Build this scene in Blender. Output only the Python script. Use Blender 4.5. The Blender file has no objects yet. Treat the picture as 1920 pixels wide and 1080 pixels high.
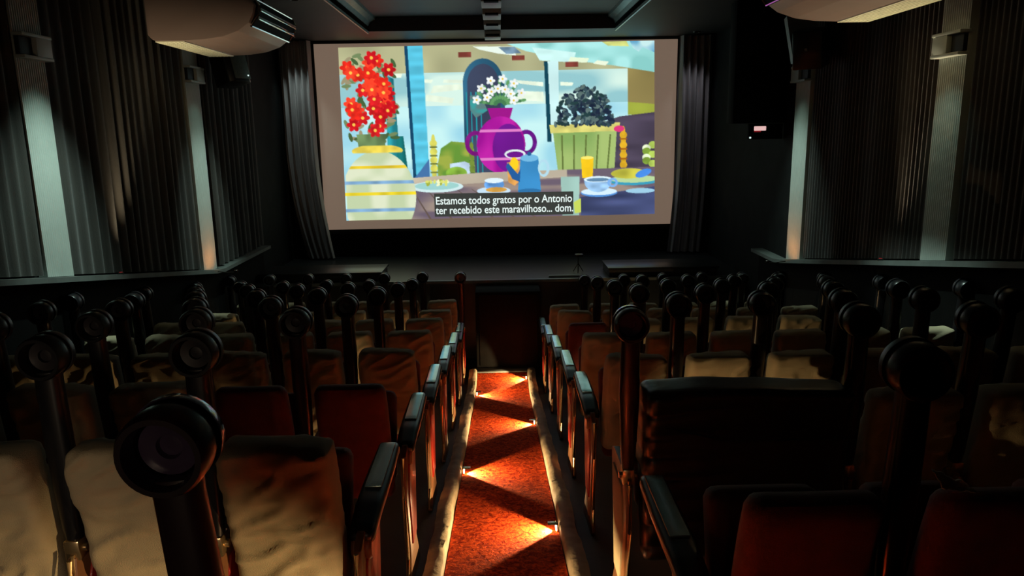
import bpy, bmesh, math, random
import numpy as np
from mathutils import Vector, Matrix, noise

random.seed(7)
PI = math.pi
sc = bpy.context.scene
COL = sc.collection

# ------------------------------------------------------------------ camera
EYE = 1.45
F_PX = 1390.0
cd = bpy.data.cameras.new('camera')
cam = bpy.data.objects.new('camera', cd)
COL.objects.link(cam)
cd.sensor_width = 36.0
cd.lens = 36.0 * F_PX / 1920.0
cd.clip_start = 0.02
PITCH, YAW, ROLL = 11.8, 0.9, -0.9
M = (Matrix.Rotation(math.radians(-YAW), 4, 'Z')
     @ Matrix.Rotation(math.radians(90 - PITCH), 4, 'X')
     @ Matrix.Rotation(math.radians(ROLL), 4, 'Z'))
M.translation = Vector((0, 0, EYE))
cam.matrix_world = M
sc.camera = cam

# ------------------------------------------------------------------ view / world
sc.view_settings.view_transform = 'Standard'
sc.view_settings.look = 'None'
sc.view_settings.exposure = 0.0
sc.view_settings.gamma = 1.0
sc.view_settings.use_curve_mapping = False
sc.cycles.use_denoising = True
sc.cycles.sample_clamp_indirect = 4.0
w = bpy.data.worlds.new('world')
sc.world = w
w.use_nodes = True
w.node_tree.nodes['Background'].inputs[0].default_value = (0.5, 0.6, 0.6, 1)
w.node_tree.nodes['Background'].inputs[1].default_value = 0.0008

PICTURE_STRENGTH = 1.15
SCREEN_BEAM_W = 8.0
BACK_FILL_W = 1.7
AISLE_W = 62.0
SCONCE_W = 2.5
WASH_W = 165.0
UPLIGHT_W = 95.0


def lamp(name, kind, loc, energy, color, parent=None, aim=None, **kw):
    ld = bpy.data.lights.new(name, kind)
    ld.energy = energy
    ld.color = color
    for k, v in kw.items():
        setattr(ld, k, v)
    o = bpy.data.objects.new(name, ld)
    COL.objects.link(o)
    o.location = loc
    if aim is not None:
        o.rotation_euler = Vector(aim).to_track_quat('-Z', 'Y').to_euler()
    if parent is not None:
        o.parent = parent
    return o


# the projector in its booth port high on the back wall
lamp('projector_beam', 'SPOT', (0.0, -2.55, 2.35), SCREEN_BEAM_W, (1.0, 0.80, 0.70),
     aim=(0, 13.1, -0.93), spot_size=math.radians(24), spot_blend=0.25, shadow_soft_size=0.04)
# added fill lamp, low behind the view, brightening the near seat covers
lamp('back_fill_light', 'AREA', (-0.9, -2.7, .78), BACK_FILL_W, (1.0, 0.74, 0.50),
     aim=(-0.10, 1, -0.10), shape='RECTANGLE', size=.9, size_y=.45, spread=math.radians(42))


# ------------------------------------------------------------------ helpers
def floor_z(y):
    return -0.165 * y if y < 7.35 else -0.165 * 7.35


FRONT_Z = floor_z(8)


def new_mat(name, color, rough=0.6, metal=0.0, coat=0.0, emit=None, strength=0.0,
            var=0.0, vscale=20.0, bump=0.0, bscale=60.0, spec=0.5, sheen=0.0, stretch=None, coord='Object'):
    m = bpy.data.materials.new(name)
    m.use_nodes = True
    nt = m.node_tree
    b = nt.nodes['Principled BSDF']
    b.inputs['Base Color'].default_value = (*color, 1)
    b.inputs['Roughness'].default_value = rough
    b.inputs['Metallic'].default_value = metal
    b.inputs['Coat Weight'].default_value = coat
    b.inputs['Coat Roughness'].default_value = 0.12
    b.inputs['Specular IOR Level'].default_value = spec
    b.inputs['Sheen Weight'].default_value = sheen
    if emit:
        b.inputs['Emission Color'].default_value = (*emit, 1)
        b.inputs['Emission Strength'].default_value = strength
    if var or bump:
        tc = nt.nodes.new('ShaderNodeTexCoord')
        mp = nt.nodes.new('ShaderNodeMapping')
        nt.links.new(tc.outputs[coord], mp.inputs[0])
        if stretch:
            mp.inputs['Scale'].default_value = stretch
        if var:
            n = nt.nodes.new('ShaderNodeTexNoise')
            n.inputs['Scale'].default_value = vscale
            n.inputs['Detail'].default_value = 4
            nt.links.new(mp.outputs[0], n.inputs[0])
            r = nt.nodes.new('ShaderNodeValToRGB')
            r.color_ramp.elements[0].position = 0.3
            r.color_ramp.elements[1].position = 0.7
            lo = tuple(max(0, c * (1 - var)) for c in color)
            hi = tuple(min(1, c * (1 + var)) for c in color)
            r.color_ramp.elements[0].color = (*lo, 1)
            r.color_ramp.elements[1].color = (*hi, 1)
            nt.links.new(n.outputs[0], r.inputs[0])
            nt.links.new(r.outputs[0], b.inputs['Base Color'])
        if bump:
            n2 = nt.nodes.new('ShaderNodeTexNoise')
            n2.inputs['Scale'].default_value = bscale
            n2.inputs['Detail'].default_value = 3
            nt.links.new(mp.outputs[0], n2.inputs[0])
            bp = nt.nodes.new('ShaderNodeBump')
            bp.inputs['Strength'].default_value = bump
            bp.inputs['Distance'].default_value = 0.01
            nt.links.new(n2.outputs[0], bp.inputs['Height'])
            nt.links.new(bp.outputs[0], b.inputs['Normal'])
    return m


MAT = dict(
    black_wall=new_mat('black_paint', (0.010, 0.012, 0.012), 0.8, spec=.15, var=0.3, vscale=4, bump=0.1),
    wainscot=new_mat('dark_wainscot', (0.004, 0.0037, 0.0035), 0.8, spec=.1, var=0.3, vscale=5, bump=0.1),
    ceil=new_mat('ceiling_paint', (0.045, 0.058, 0.058), 0.6, var=0.15, vscale=3, bump=0.05),
    ceil_dark=new_mat('ceiling_dark', (0.018, 0.023, 0.025), 0.6, var=0.15, vscale=3),
    trim=new_mat('coffer_trim', (0.20, 0.27, 0.26), 0.25, var=0.1, vscale=8),
    floor=new_mat('floor_paint', (0.02, 0.018, 0.017), 0.6, var=0.3, vscale=6, bump=0.1),
    ledge=new_mat('ledge_paint', (0.16, 0.18, 0.17), 0.4, var=0.15, vscale=8),
    drape_l=new_mat('drape_brown', (0.040, 0.036, 0.031), 0.85, var=0.35, vscale=3.0, bump=0.3, bscale=90,
                    stretch=(6, 6, 0.5), sheen=0.2),
    drape_r=new_mat('drape_ribbed', (0.036, 0.029, 0.026), 0.8, var=0.45, vscale=2.5, bump=0.3, bscale=90,
                    stretch=(4, 4, 0.3), sheen=0.2),
    curtain=new_mat('stage_curtain_cloth', (0.42, 0.40, 0.40), 0.8, var=0.2, vscale=5, stretch=(3, 3, .4), sheen=0.2),
    pilaster=new_mat('pilaster_paint', (0.55, 0.60, 0.56), 0.5, var=0.06, vscale=5),
    ac=new_mat('ac_shaded_plastic', (0.23, 0.165, 0.145), 0.42, var=0.04, vscale=3),  # white plastic darkened to tan, its reflected tone put into the colour
    ac_grille=new_mat('ac_lit_cream_panel', (0.92, 0.92, 0.70), 0.4, var=0.05, vscale=9),  # cream panel brightened, light on the underside put into the colour
    chrome=new_mat('chrome', (0.8, 0.85, 0.83), 0.12, metal=1.0, var=0.03),
    dark_gap=new_mat('dark_gap', (0.004, 0.004, 0.004), 0.8, var=0.2, spec=.1),
    speaker=new_mat('speaker_black', (0.01, 0.01, 0.01), 0.35, var=0.2),
    speaker_matte=new_mat('matte_black', (0.004, 0.004, 0.004), 0.9, var=0.2, spec=.1),
    cup_shaded=new_mat('cup_well_shaded', (0.012, 0.010, 0.014), 0.4, var=0.2),  # darkened copy of the cup well for inner seats in shade
    grille=new_mat('speaker_grille', (0.20, 0.24, 0.22), 0.5, metal=0.3, var=0.15, vscale=80),
    bracket=new_mat('bracket_paint', (0.35, 0.38, 0.36), 0.45, var=0.05),
    screen=new_mat('screen_fabric_spill', (0.60, 0.50, 0.42), 0.8, var=0.05, vscale=3, emit=(.16, .112, .082), strength=1.0),  # emission stands in for projector spill on the margins
    stage=new_mat('stage_boards', (0.022, 0.026, 0.027), 0.32, var=0.2, vscale=6, stretch=(1, 8, 1)),
    stage_front=new_mat('stage_front_paint', (0.02, 0.018, 0.016), 0.6, var=0.2),
    nosing=new_mat('stage_nosing', (0.16, 0.18, 0.18), 0.3, var=0.1),
    velvet=new_mat('red_velvet', (0.13, 0.013, 0.010), 0.75, var=0.25, vscale=12, bump=0.2, bscale=300, sheen=0.15),
    redpanel=new_mat('red_side_panel', (0.36, 0.022, 0.014), 0.35, var=0.2, vscale=10, coat=0.2),
    cover=new_mat('beige_slipcover', (0.44, 0.37, 0.24), 0.85, var=0.10, vscale=7, bump=0.3, bscale=350),
    wood=new_mat('brown_wood', (0.22, 0.10, 0.045), 0.38, var=0.3, vscale=8, stretch=(6, 1, 1), coat=0.2),
    brass=new_mat('brass_trim', (0.72, 0.55, 0.32), 0.25, metal=0.9, var=0.1),
    metal=new_mat('dark_metal', (0.05, 0.045, 0.04), 0.3, metal=0.7, var=0.2),
    arm=new_mat('black_arm_plastic', (0.008, 0.008, 0.010), 0.34, var=0.2, coat=0.1),
    armred=new_mat('maroon_arm', (0.016, 0.005, 0.007), 0.34, var=0.2, coat=0.15),
    pad=new_mat('arm_highlight_pad', (0.55, 0.72, 0.68), 0.25, var=0.1, metal=0.85, coat=0.6),  # bright teal metal paints the screen's highlight on the armrest
    cup=new_mat('cup_well', (0.055, 0.038, 0.075), 0.15, var=0.2, coat=0.6),
    curb=new_mat('curb_cloth', (0.36, 0.29, 0.20), 0.7, var=0.25, vscale=10, bump=0.5, bscale=25),
    jacket=new_mat('black_quilt', (0.007, 0.007, 0.008), 0.36, var=0.2, bump=0.1, bscale=40),
    paper=new_mat('paper', (0.75, 0.66, 0.55), 0.7, var=0.05),
    lens=new_mat('lamp_lens', (0.9, 0.8, 0.6), 0.3, emit=(1.0, 0.74, 0.38), strength=40, var=0.01),
    sconce_dark=new_mat('sconce_mouth', (0.01, 0.012, 0.012), 0.6, var=0.1),
    led=new_mat('led_pink', (0.9, 0.6, 0.6), 0.4, emit=(1.0, 0.62, 0.60), strength=0.75, var=0.01),
    led_w=new_mat('led_white', (0.9, 0.9, 0.9), 0.4, emit=(0.8, 1.0, 0.95), strength=0.9, var=0.01),
    led_red=new_mat('led_red', (0.6, 0.02, 0.03), 0.4, emit=(0.5, 0.02, 0.03), strength=0.3, var=0.01),
    plaster=new_mat('back_wall_paint', (0.05, 0.045, 0.04), 0.7, var=0.2),
)


def carpet_mat():
    m = bpy.data.materials.new('red_carpet')
    m.use_nodes = True
    nt = m.node_tree
    b = nt.nodes['Principled BSDF']
    b.inputs['Roughness'].default_value = 0.95
    b.inputs['Specular IOR Level'].default_value = 0.08
    tc = nt.nodes.new('ShaderNodeTexCoord')
    n = nt.nodes.new('ShaderNodeTexNoise')
    n.inputs['Scale'].default_value = 38
    n.inputs['Detail'].default_value = 5
    n.inputs['Roughness'].default_value = 0.7
    n.inputs['Distortion'].default_value = 0.8
    nt.links.new(tc.outputs['Object'], n.inputs[0])
    r = nt.nodes.new('ShaderNodeValToRGB')
    e = r.color_ramp.elements
    e[0].position = 0.40
    e[0].color = (0.28, 0.012, 0.004, 1)
    e[1].position = 0.60
    e[1].color = (0.95, 0.115, 0.018, 1)
    nt.links.new(n.outputs[0], r.inputs[0])
    nt.links.new(r.outputs[0], b.inputs['Base Color'])
    bp = nt.nodes.new('ShaderNodeBump')
    bp.inputs['Strength'].default_value = 0.9
    bp.inputs['Distance'].default_value = 0.012
    nt.links.new(n.outputs[0], bp.inputs['Height'])
    nt.links.new(bp.outputs[0], b.inputs['Normal'])
    return m


MAT['carpet'] = carpet_mat()


class MB:
    """collects shapes for ONE mesh object"""

    def __init__(self):
        self.bm = bmesh.new()

    def box(self, lo, hi, bevel=0.0, seg=2):
        b = bmesh.new()
        bmesh.ops.create_cube(b, size=1)
        for v in b.verts:
            v.co = Vector([(lo[i] + hi[i]) / 2 + v.co[i] * (hi[i] - lo[i]) for i in range(3)])
        if bevel:
            bmesh.ops.bevel(b, geom=b.edges[:], offset=bevel, segments=seg, affect='EDGES', profile=0.5)
        self.merge(b)
        return self

    def merge(self, b, mat=None):
        if mat is not None:
            bmesh.ops.transform(b, matrix=mat, verts=b.verts)
        me = bpy.data.meshes.new('tmp')
        b.to_mesh(me)
        b.free()
        self.bm.from_mesh(me)
        bpy.data.meshes.remove(me)

    def prism(self, pts, axis, a, b_, bevel=0.0):
        """pts: outline in the two other axes (in x,y,z order), extruded from a to b_ along axis"""
        b = bmesh.new()
        def mk(p, t):
            c = list(p)
            c.insert('xyz'.index(axis), t)
            return b.verts.new(c)
        A = [mk(p, a) for p in pts]
        B = [mk(p, b_) for p in pts]
        n = len(pts)
        b.faces.new(A)
        b.faces.new(B[::-1])
        for i in range(n):
            b.faces.new((A[(i + 1) % n], A[i], B[i], B[(i + 1) % n]))
        bmesh.ops.recalc_face_normals(b, faces=b.faces[:])
        if bevel:
            bmesh.ops.bevel(b, geom=b.edges[:], offset=bevel, segments=2, affect='EDGES', profile=0.5)
        self.merge(b)
        return self

    def tube(self, path, r, n=10, closed=False):
        b = bmesh.new()
        path = [Vector(p) for p in path]
        rr = r if isinstance(r, (list, tuple)) else [r] * len(path)
        rings = []
        up = Vector((0, 0, 1))
        N = len(path)
        for i, p in enumerate(path):
            if closed:
                t = (path[(i + 1) % N] - path[i - 1]).normalized()
            else:
                t = (path[min(i + 1, N - 1)] - path[max(i - 1, 0)]).normalized()
            a = t.cross(up)
            if a.length < 0.05:
                a = t.cross(Vector((1, 0, 0)))
            a.normalize()
            c = t.cross(a).normalized()
            rings.append([b.verts.new(p + (a * math.cos(2 * PI * k / n) + c * math.sin(2 * PI * k / n)) * rr[i])
                          for k in range(n)])
        for i in range(N - 1 if not closed else N):
            A, B = rings[i], rings[(i + 1) % N]
            for k in range(n):
                b.faces.new((A[k], A[(k + 1) % n], B[(k + 1) % n], B[k]))
        if not closed:
            b.faces.new(rings[0])
            b.faces.new(rings[-1][::-1])
        bmesh.ops.recalc_face_normals(b, faces=b.faces[:])
        self.merge(b)
        return self

    def lathe(self, prof, mat=None, n=28):
        """prof: list of (radius, z) revolved about z, then placed by mat"""
        b = bmesh.new()
        rings = []
        for r, z in prof:
            if r < 1e-6:
                rings.append([b.verts.new((0, 0, z))])
            else:
                rings.append([b.verts.new((r * math.cos(2 * PI * k / n), r * math.sin(2 * PI * k / n), z)) for k in range(n)])
        for A, B in zip(rings, rings[1:]):
            for k in range(n):
                a1, a2 = A[k % len(A)], A[(k + 1) % len(A)]
                b1, b2 = B[k % len(B)], B[(k + 1) % len(B)]
                vs = []
                for v in (a1, a2, b2, b1):
                    if v not in vs:
                        vs.append(v)
                if len(vs) > 2:
                    b.faces.new(vs)
        bmesh.ops.recalc_face_normals(b, faces=b.faces[:])
        self.merge(b, mat)
        return self

    def roundbox(self, size, r, n, fn=None, ctr=(0, 0, 0), open_bottom=False):
        """rounded box with n=(nx,ny,nz) cells, each vertex passed through fn"""
        b = bmesh.new()
        hx, hy, hz = [s / 2 for s in size]
        seen = {}
        def vert(i, j, k):
            key = (i, j, k)
            if key not in seen:
                p = Vector(((2 * i / n[0] - 1) * hx, (2 * j / n[1] - 1) * hy, (2 * k / n[2] - 1) * hz))
                q = Vector((max(-hx + r, min(hx - r, p.x)), max(-hy + r, min(hy - r, p.y)), max(-hz + r, min(hz - r, p.z))))
                d = p - q
                if d.length > 1e-9:
                    p = q + d.normalized() * r
                p = p + Vector(ctr)
                if fn:
                    p = fn(p)
                seen[key] = b.verts.new(p)
            return seen[key]
        def quads(n1, n2, f):
            for a in range(n1):
                for c in range(n2):
                    try:
                        b.faces.new((f(a, c), f(a + 1, c), f(a + 1, c + 1), f(a, c + 1)))
                    except ValueError:
                        pass
        for k in ((n[2],) if open_bottom else (0, n[2])):
            quads(n[0], n[1], lambda i, j: vert(i, j, k))
        for j in (0, n[1]):
            quads(n[0], n[2], lambda i, k_: vert(i, j, k_))
        for i in (0, n[0]):
            quads(n[1], n[2], lambda j_, k_: vert(i, j_, k_))
        bmesh.ops.recalc_face_normals(b, faces=b.faces[:])
        self.merge(b)
        return self

    def grid(self, nu, nv, fn):
        b = bmesh.new()
        V = [[b.verts.new(fn(i / nu, j / nv)) for j in range(nv + 1)] for i in range(nu + 1)]
        for i in range(nu):
            for j in range(nv):
                b.faces.new((V[i][j], V[i + 1][j], V[i + 1][j + 1], V[i][j + 1]))
        self.merge(b)
        return self

    def build(self, name, mat, parent=None, smooth=35, solid=0.0):
        me = bpy.data.meshes.new(name)
        self.bm.to_mesh(me)
        self.bm.free()
        me.materials.append(MAT[mat] if isinstance(mat, str) else mat)
        if smooth:
            for p in me.polygons:
                p.use_smooth = True
            try:
                me.set_sharp_from_angle(angle=math.radians(smooth))
            except Exception:
                pass
        o = bpy.data.objects.new(name, me)
        COL.objects.link(o)
        if parent is not None:
            o.parent = parent
        if solid:
            md = o.modifiers.new('thickness', 'SOLIDIFY')
            md.thickness = solid
            md.offset = 0
        return o


def tag(o, label=None, cat=None, group=None, kind=None):
    if label:
        o['label'] = label
    if cat:
        o['category'] = cat
    if group:
        o['group'] = group
    if kind:
        o['kind'] = kind
    return o


def thing(name, loc, label, cat, group=None, rotz=0.0):
    o = bpy.data.objects.new(name, None)
    o.empty_display_size = 0.1
    COL.objects.link(o)
    o.location = loc
    o.rotation_euler = (0, 0, rotz)
    return tag(o, label, cat, group)


def copy_tree(o, parent=None):
    c = o.copy()
    COL.objects.link(c)
    c.parent = parent
    for ch in [x for x in bpy.data.objects if x.parent == o]:
        copy_tree(ch, c)
    return c


def struct(name, mb, mat, label, cat, smooth=35):
    return tag(mb.build(name, mat, smooth=smooth), label, cat, kind='structure')


# ------------------------------------------------------------------ the room
WX = 2.92          # half width between the side walls
YB, YF = -3.0, 10.75
CEIL = EYE + 1.25  # ceiling underside of the side soffits
LEDGE_H = 1.335

# raked floor
YK = 7.35
mb = MB()
mb.prism([(YB, floor_z(YB)), (YK, floor_z(YK)), (YF + .15, floor_z(8)), (YF + .15, floor_z(8) - .2), (YK, floor_z(YK) - .2), (YB, floor_z(YB) - .2)],
         'x', -WX - .15, WX + .15)
struct('floor', mb, 'floor', 'dark raked floor of the cinema sloping down to the stage', 'floor', smooth=0)

for side, s in (('left', -1), ('right', 1)):
    mb = MB()
    mb.box((min(s * WX, s * (WX + .15)), YB, FRONT_Z - .2), (max(s * WX, s * (WX + .15)), YF + .15, CEIL + .3))
    struct('wall_' + side, mb, 'black_wall', f'black {side} side wall behind the drapes', 'wall', smooth=0)
mb = MB()
mb.box((-WX, YF, FRONT_Z - .1), (WX, YF + .15, CEIL + .3))
struct('wall_front', mb, 'black_wall', 'black front wall behind the cinema screen', 'wall', smooth=0)
mb = MB()
# back wall with the doorway and the projection port cut out
for lo, hi in (((-WX, YB - .15, -.2), (-1.45, YB, 2.4)), ((-.35, YB - .15, -.2), (WX, YB, 2.4)), ((-WX, YB - .15, 2.4), (WX, YB, CEIL + .5))):
    mb.box(lo, hi)
struct('wall_back', mb, 'plaster', 'plain dark wall at the back of the cinema', 'wall', smooth=0)

# ceiling: side soffits, a raised middle panel, an end band and the strip over the stage
CX0, CX1, CY1, RISE = -1.56, 1.47, 9.6, 0.16
mb = MB()
mb.box((CX0, YB, CEIL + RISE), (CX1, CY1, CEIL + RISE + .1))
struct('ceiling', mb, 'ceil', 'dark grey raised middle panel of the ceiling', 'ceiling', smooth=0)
mb = MB()
mb.box((-WX, YB, CEIL), (CX0, YF, CEIL + RISE + .1))
mb.box((CX1, YB, CEIL), (WX, YF, CEIL + RISE + .1))
mb.box((CX0, CY1, CEIL), (CX1, YF, CEIL + RISE + .1))
struct('trim_1', mb, 'ceil_dark', 'lower dark ceiling border around the raised middle panel', 'ceiling', smooth=0)
for i, (x, s) in enumerate(((CX0, 1), (CX1, -1))):
    mb = MB()
    pr = [(0, -.03), (.0, .06), (.03, .10), (.09, .13), (.10, .16), (.0 - .02, .16), (-.02, -.03)]
    mb.prism([(x + s * a, CEIL + b) for a, b in pr], 'y', YB, CY1, 0.004)
    struct(f'trim_{i + 2}', mb, 'trim', ('left' if s > 0 else 'right') + ' glossy moulding along the raised ceiling panel', 'moulding')

# sloped wainscot face and its ledge on each side wall
for i, (side, s, yend) in enumerate((('left', -1, 9.0), ('right', 1, 8.1))):
    mb = MB()
    x0, x1 = sorted((s * WX, s * (WX - .035)))
    mb.prism([(YB, floor_z(YB)), (YK, floor_z(YK)), (yend, FRONT_Z), (yend, FRONT_Z + LEDGE_H), (YK, FRONT_Z + LEDGE_H), (YB, floor_z(YB) + LEDGE_H)],
             'x', x0, x1)
    struct(f'baseboard_{side}', mb, 'wainscot', f'tall dark wainscot on the {side} wall following the floor slope', 'wainscot', smooth=0)
    mb = MB()
    path = [(YB, floor_z(YB) + LEDGE_H), (YK - .25, floor_z(YK - .25) + LEDGE_H), (YK - .1, floor_z(YK - .1) + LEDGE_H), (YK + .1, FRONT_Z + LEDGE_H - .005),
            (yend - .1, FRONT_Z + LEDGE_H), (yend, FRONT_Z + LEDGE_H)]
    outline = [(y, z) for y, z in path] + [(y, z + .035) for y, z in path[::-1]]
    xa, xb = sorted((s * (WX - .002), s * (WX - .13)))
    mb.prism(outline, 'x', xa, xb)
    struct(f'trim_{i + 4}', mb, 'ledge', f'grey ledge under the drapes on the {side} wall', 'ledge', smooth=0)


def ledge_top(y):
    return floor_z(y) + LEDGE_H + .035


# ------------------------------------------------------------------ drapes on the side walls
def drape(s, y0, y1, mat, wave, amp, label, seed, zt=CEIL - .01):
    nu = int((y1 - y0) / wave * 7)
    def fn(u, v):
        y = y0 + (y1 - y0) * u
        zb = ledge_top(y) + .012
        z = zb + (zt - zb) * v
        ph = 2 * PI * y / wave + seed
        a = amp * (0.75 + 0.6 * noise.noise(Vector((y * 3, seed, 0))))
        d = .022 + a + a * math.sin(ph + 1.2 * noise.noise(Vector((y * 2.5, v * .8, seed)))) + .012 * noise.noise(Vector((y * 1.7, v * 1.2, seed + 9)))
        return Vector((s * (WX - max(.012, d)), y, z))
    mb = MB().grid(nu, 10, fn)
    o = mb.build('drape', mat, smooth=180)
    return tag(o, label, 'drape', 'drapes hung along the side walls')


drape(-1, -2.9, 4.63, 'drape_l', .11, .022, 'dark brown drape at the left edge, behind the large ribbed pilaster', 1.0)
drape(-1, 4.97, 7.08, 'drape_l', .13, .026, 'dark drape on the left wall between the two pale pilasters', 2.3)
drape(-1, 7.46, 8.98, 'drape_l', .15, .030, 'greenish grey folded drape on the left wall nearest the stage', 3.1)
drape(1, -2.9, 4.62, 'drape_r', .055, .010, 'near black ribbed drape at the right edge of the view', 4.0)
drape(1, 4.96, 6.92, 'drape_r', .055, .011, 'finely ribbed dark drape on the right wall between the two pale pilasters', 5.2)


# ------------------------------------------------------------------ pilasters with a sconce box each
def pilaster(s, y0, y1, n_fl, zs, label):
    yc = (y0 + y1) / 2
    t = thing('wall_pilaster', (s * WX, yc, ledge_top(yc)), label, 'pilaster', 'pale ribbed pilasters on the side walls')
    h = (y1 - y0) / 2
    zb = ledge_top(yc)
    H = CEIL - .005 - zb
    def fn(u, v):
        y = -h + 2 * h * u
        e = min(u, 1 - u)
        d = .055 + (.006 * abs(math.sin(PI * n_fl * u)) if e > .02 else -.045)
        return Vector((-s * d, y, floor_z(yc + y) - floor_z(yc) + .003 + (H - (floor_z(yc + y) - floor_z(yc)) - .003) * v))
    MB().grid(n_fl * 8, 1, fn).build('ribbed_face', 'pilaster', t, smooth=60)
    zz = zs - zb
    mb = MB()
    # frame of the sconce: a square hood round a dark mouth on the camera side and a plain lit plate
    mb.box((min(-s * .05, -s * .12), -h, zz + .055), (max(-s * .05, -s * .12), h, zz + .075), .004)
    mb.box((min(-s * .05, -s * .12), -h, zz - .075), (max(-s * .05, -s * .12), h, zz - .055), .004)
    mb.box((min(-s * .05, -s * .115), -.01, zz - .06), (max(-s * .05, -s * .115), h, zz + .06), .004)
    sc_ = mb.build('sconce_box', 'pilaster', t)
    mb = MB()
    mb.box((min(-s * .05, -s * .088), -h + .01, zz - .052), (max(-s * .05, -s * .088), -.015, zz + .052), .004)
    m2 = mb.build('sconce_mouth', 'sconce_dark', sc_)
    lamp('sconce_lamp', 'SPOT', (-s * .34, -.02, zz - .02), SCONCE_W, (0.60, 1.0, 0.84), parent=sc_,
         aim=(s * .30, 0, -1.25), spot_size=math.radians(78), spot_blend=1.0, shadow_soft_size=.03)
    return t


pilaster(-1, 4.65, 4.95, 14, EYE + .56, 'large pale ribbed pilaster near the left edge with a square sconce at its top')
pilaster(-1, 7.10, 7.44, 12, EYE + .58, 'narrow pale pilaster on the left wall under the air conditioner, orange at its foot')
pilaster(1, 4.64, 4.94, 14, EYE + .50, 'large pale ribbed pilaster near the right edge with a dark sconce mouth')
pilaster(1, 6.94, 7.28, 12, EYE + .50, 'narrow pale pilaster on the right wall beside the red and white light')


# ------------------------------------------------------------------ added small lamps that turn the pilaster feet orange
def added_foot_lamp(s, y, label):
    z = ledge_top(y)
    t = thing('added_foot_lamp', (s * (WX - .13), y, z - .017), label, 'lamp', 'added orange foot lamps below the narrow pilasters')
    MB().tube([(0, 0, 0), (-s * .10, 0, -.012), (-s * .17, 0, -.01)], .005, 8).build('arm', 'metal', t)
    MB().lathe([(0, -.012), (.014, -.012), (.018, .010), (.014, .014)], Matrix.Translation((-s * .18, 0, 0)), n=16).build('lamp_body', 'metal', t)
    lamp('added_foot_light', 'SPOT', (-s * .18, 0, .02), 3.2, (1.0, .34, .08), parent=t, aim=(s * .25, 0, .20), spot_size=math.radians(100), spot_blend=1.0, shadow_soft_size=.02)


added_foot_lamp(-1, 7.26, 'small added lamp on the left ledge lighting the pilaster foot orange')
added_foot_lamp(1, 7.1, 'small added lamp on the right ledge lighting the pilaster foot orange')


# ------------------------------------------------------------------ added ceiling spotlights brightening the pilasters and stage curtains
def added_ceiling_spot(x, y, target, energy, color, size, blend, label):
    t = thing('added_ceiling_spotlight', (x, y, CEIL), label, 'spotlight', 'added ceiling spotlights')
    MB().lathe([(.030, -.004), (.034, -.012), (.045, -.012), (.048, -.001), (.030, -.001)], n=24).build('bezel', 'metal', t)
    MB().lathe([(0, -.003), (.030, -.003), (.030, -.001), (0, -.001)], n=20).build('lens', 'dark_gap', t)
    lamp('added_spot_beam', 'SPOT', (0, 0, -.02), energy, color, parent=t, aim=Vector(target) - Vector((x, y, CEIL)),
         spot_size=math.radians(size), spot_blend=blend, shadow_soft_size=.03)


for s_, y_, e_, lab in ((-1, 4.80, 1.0, 'added ceiling spotlight in front of the large left pilaster'), (-1, 7.32, .8, 'added ceiling spotlight in front of the narrow left pilaster'),
                        (1, 4.80, 1.8, 'added ceiling spotlight in front of the large right pilaster'), (1, 7.12, .8, 'added ceiling spotlight in front of the narrow right pilaster')):
    added_ceiling_spot(-1.86 if s_ < 0 else (1.58 if y_ < 5 else 1.86), y_, (s_ * 2.87, 7.27 if y_ == 7.32 else y_, ledge_top(y_) + .15), WASH_W * e_, (.72, 1.0, .88), 40, 1.0, lab)
added_ceiling_spot(-2.62, 10.02, (-2.68, 10.34, EYE - .4), 15.0, (.8, 1.0, .95), 60, 1.0, 'added ceiling spotlight above the left stage curtain')
added_ceiling_spot(2.60, 10.02, (2.66, 10.34, EYE - .4), 7.0, (.9, .9, 1.0), 60, 1.0, 'added ceiling spotlight above the right stage curtain')


def uplight(s, y, target, label):  # added lamps that brighten the air conditioners from below
    z = ledge_top(y)
    t = thing('added_ledge_uplight', (s * (WX - .112), y, z), label, 'lamp', 'added warm uplights on the wall ledges')
    MB().lathe([(0, 0), (.02, 0), (.02, .012), (.014, .016)], n=16).build('lamp_body', 'metal', t)
    MB().lathe([(0, .010), (.013, .016), (0, .018)], n=16).build('lamp_lens', 'led_red', t)
    lamp('added_uplight_beam', 'SPOT', (-s * .01, 0, .05), UPLIGHT_W, (1.0, .80, .50), parent=t, aim=Vector(target) - Vector((s * (WX - .1), y, z)),
         spot_size=math.radians(60), spot_blend=.9, shadow_soft_size=.03)


uplight(-1, 5.45, (-2.30, 6.10, EYE + .72), 'added warm uplight on the left ledge under the air conditioner')
uplight(1, 5.35, (2.40, 4.9, EYE + .72), 'added warm uplight on the right ledge under the air conditioner')


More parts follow.
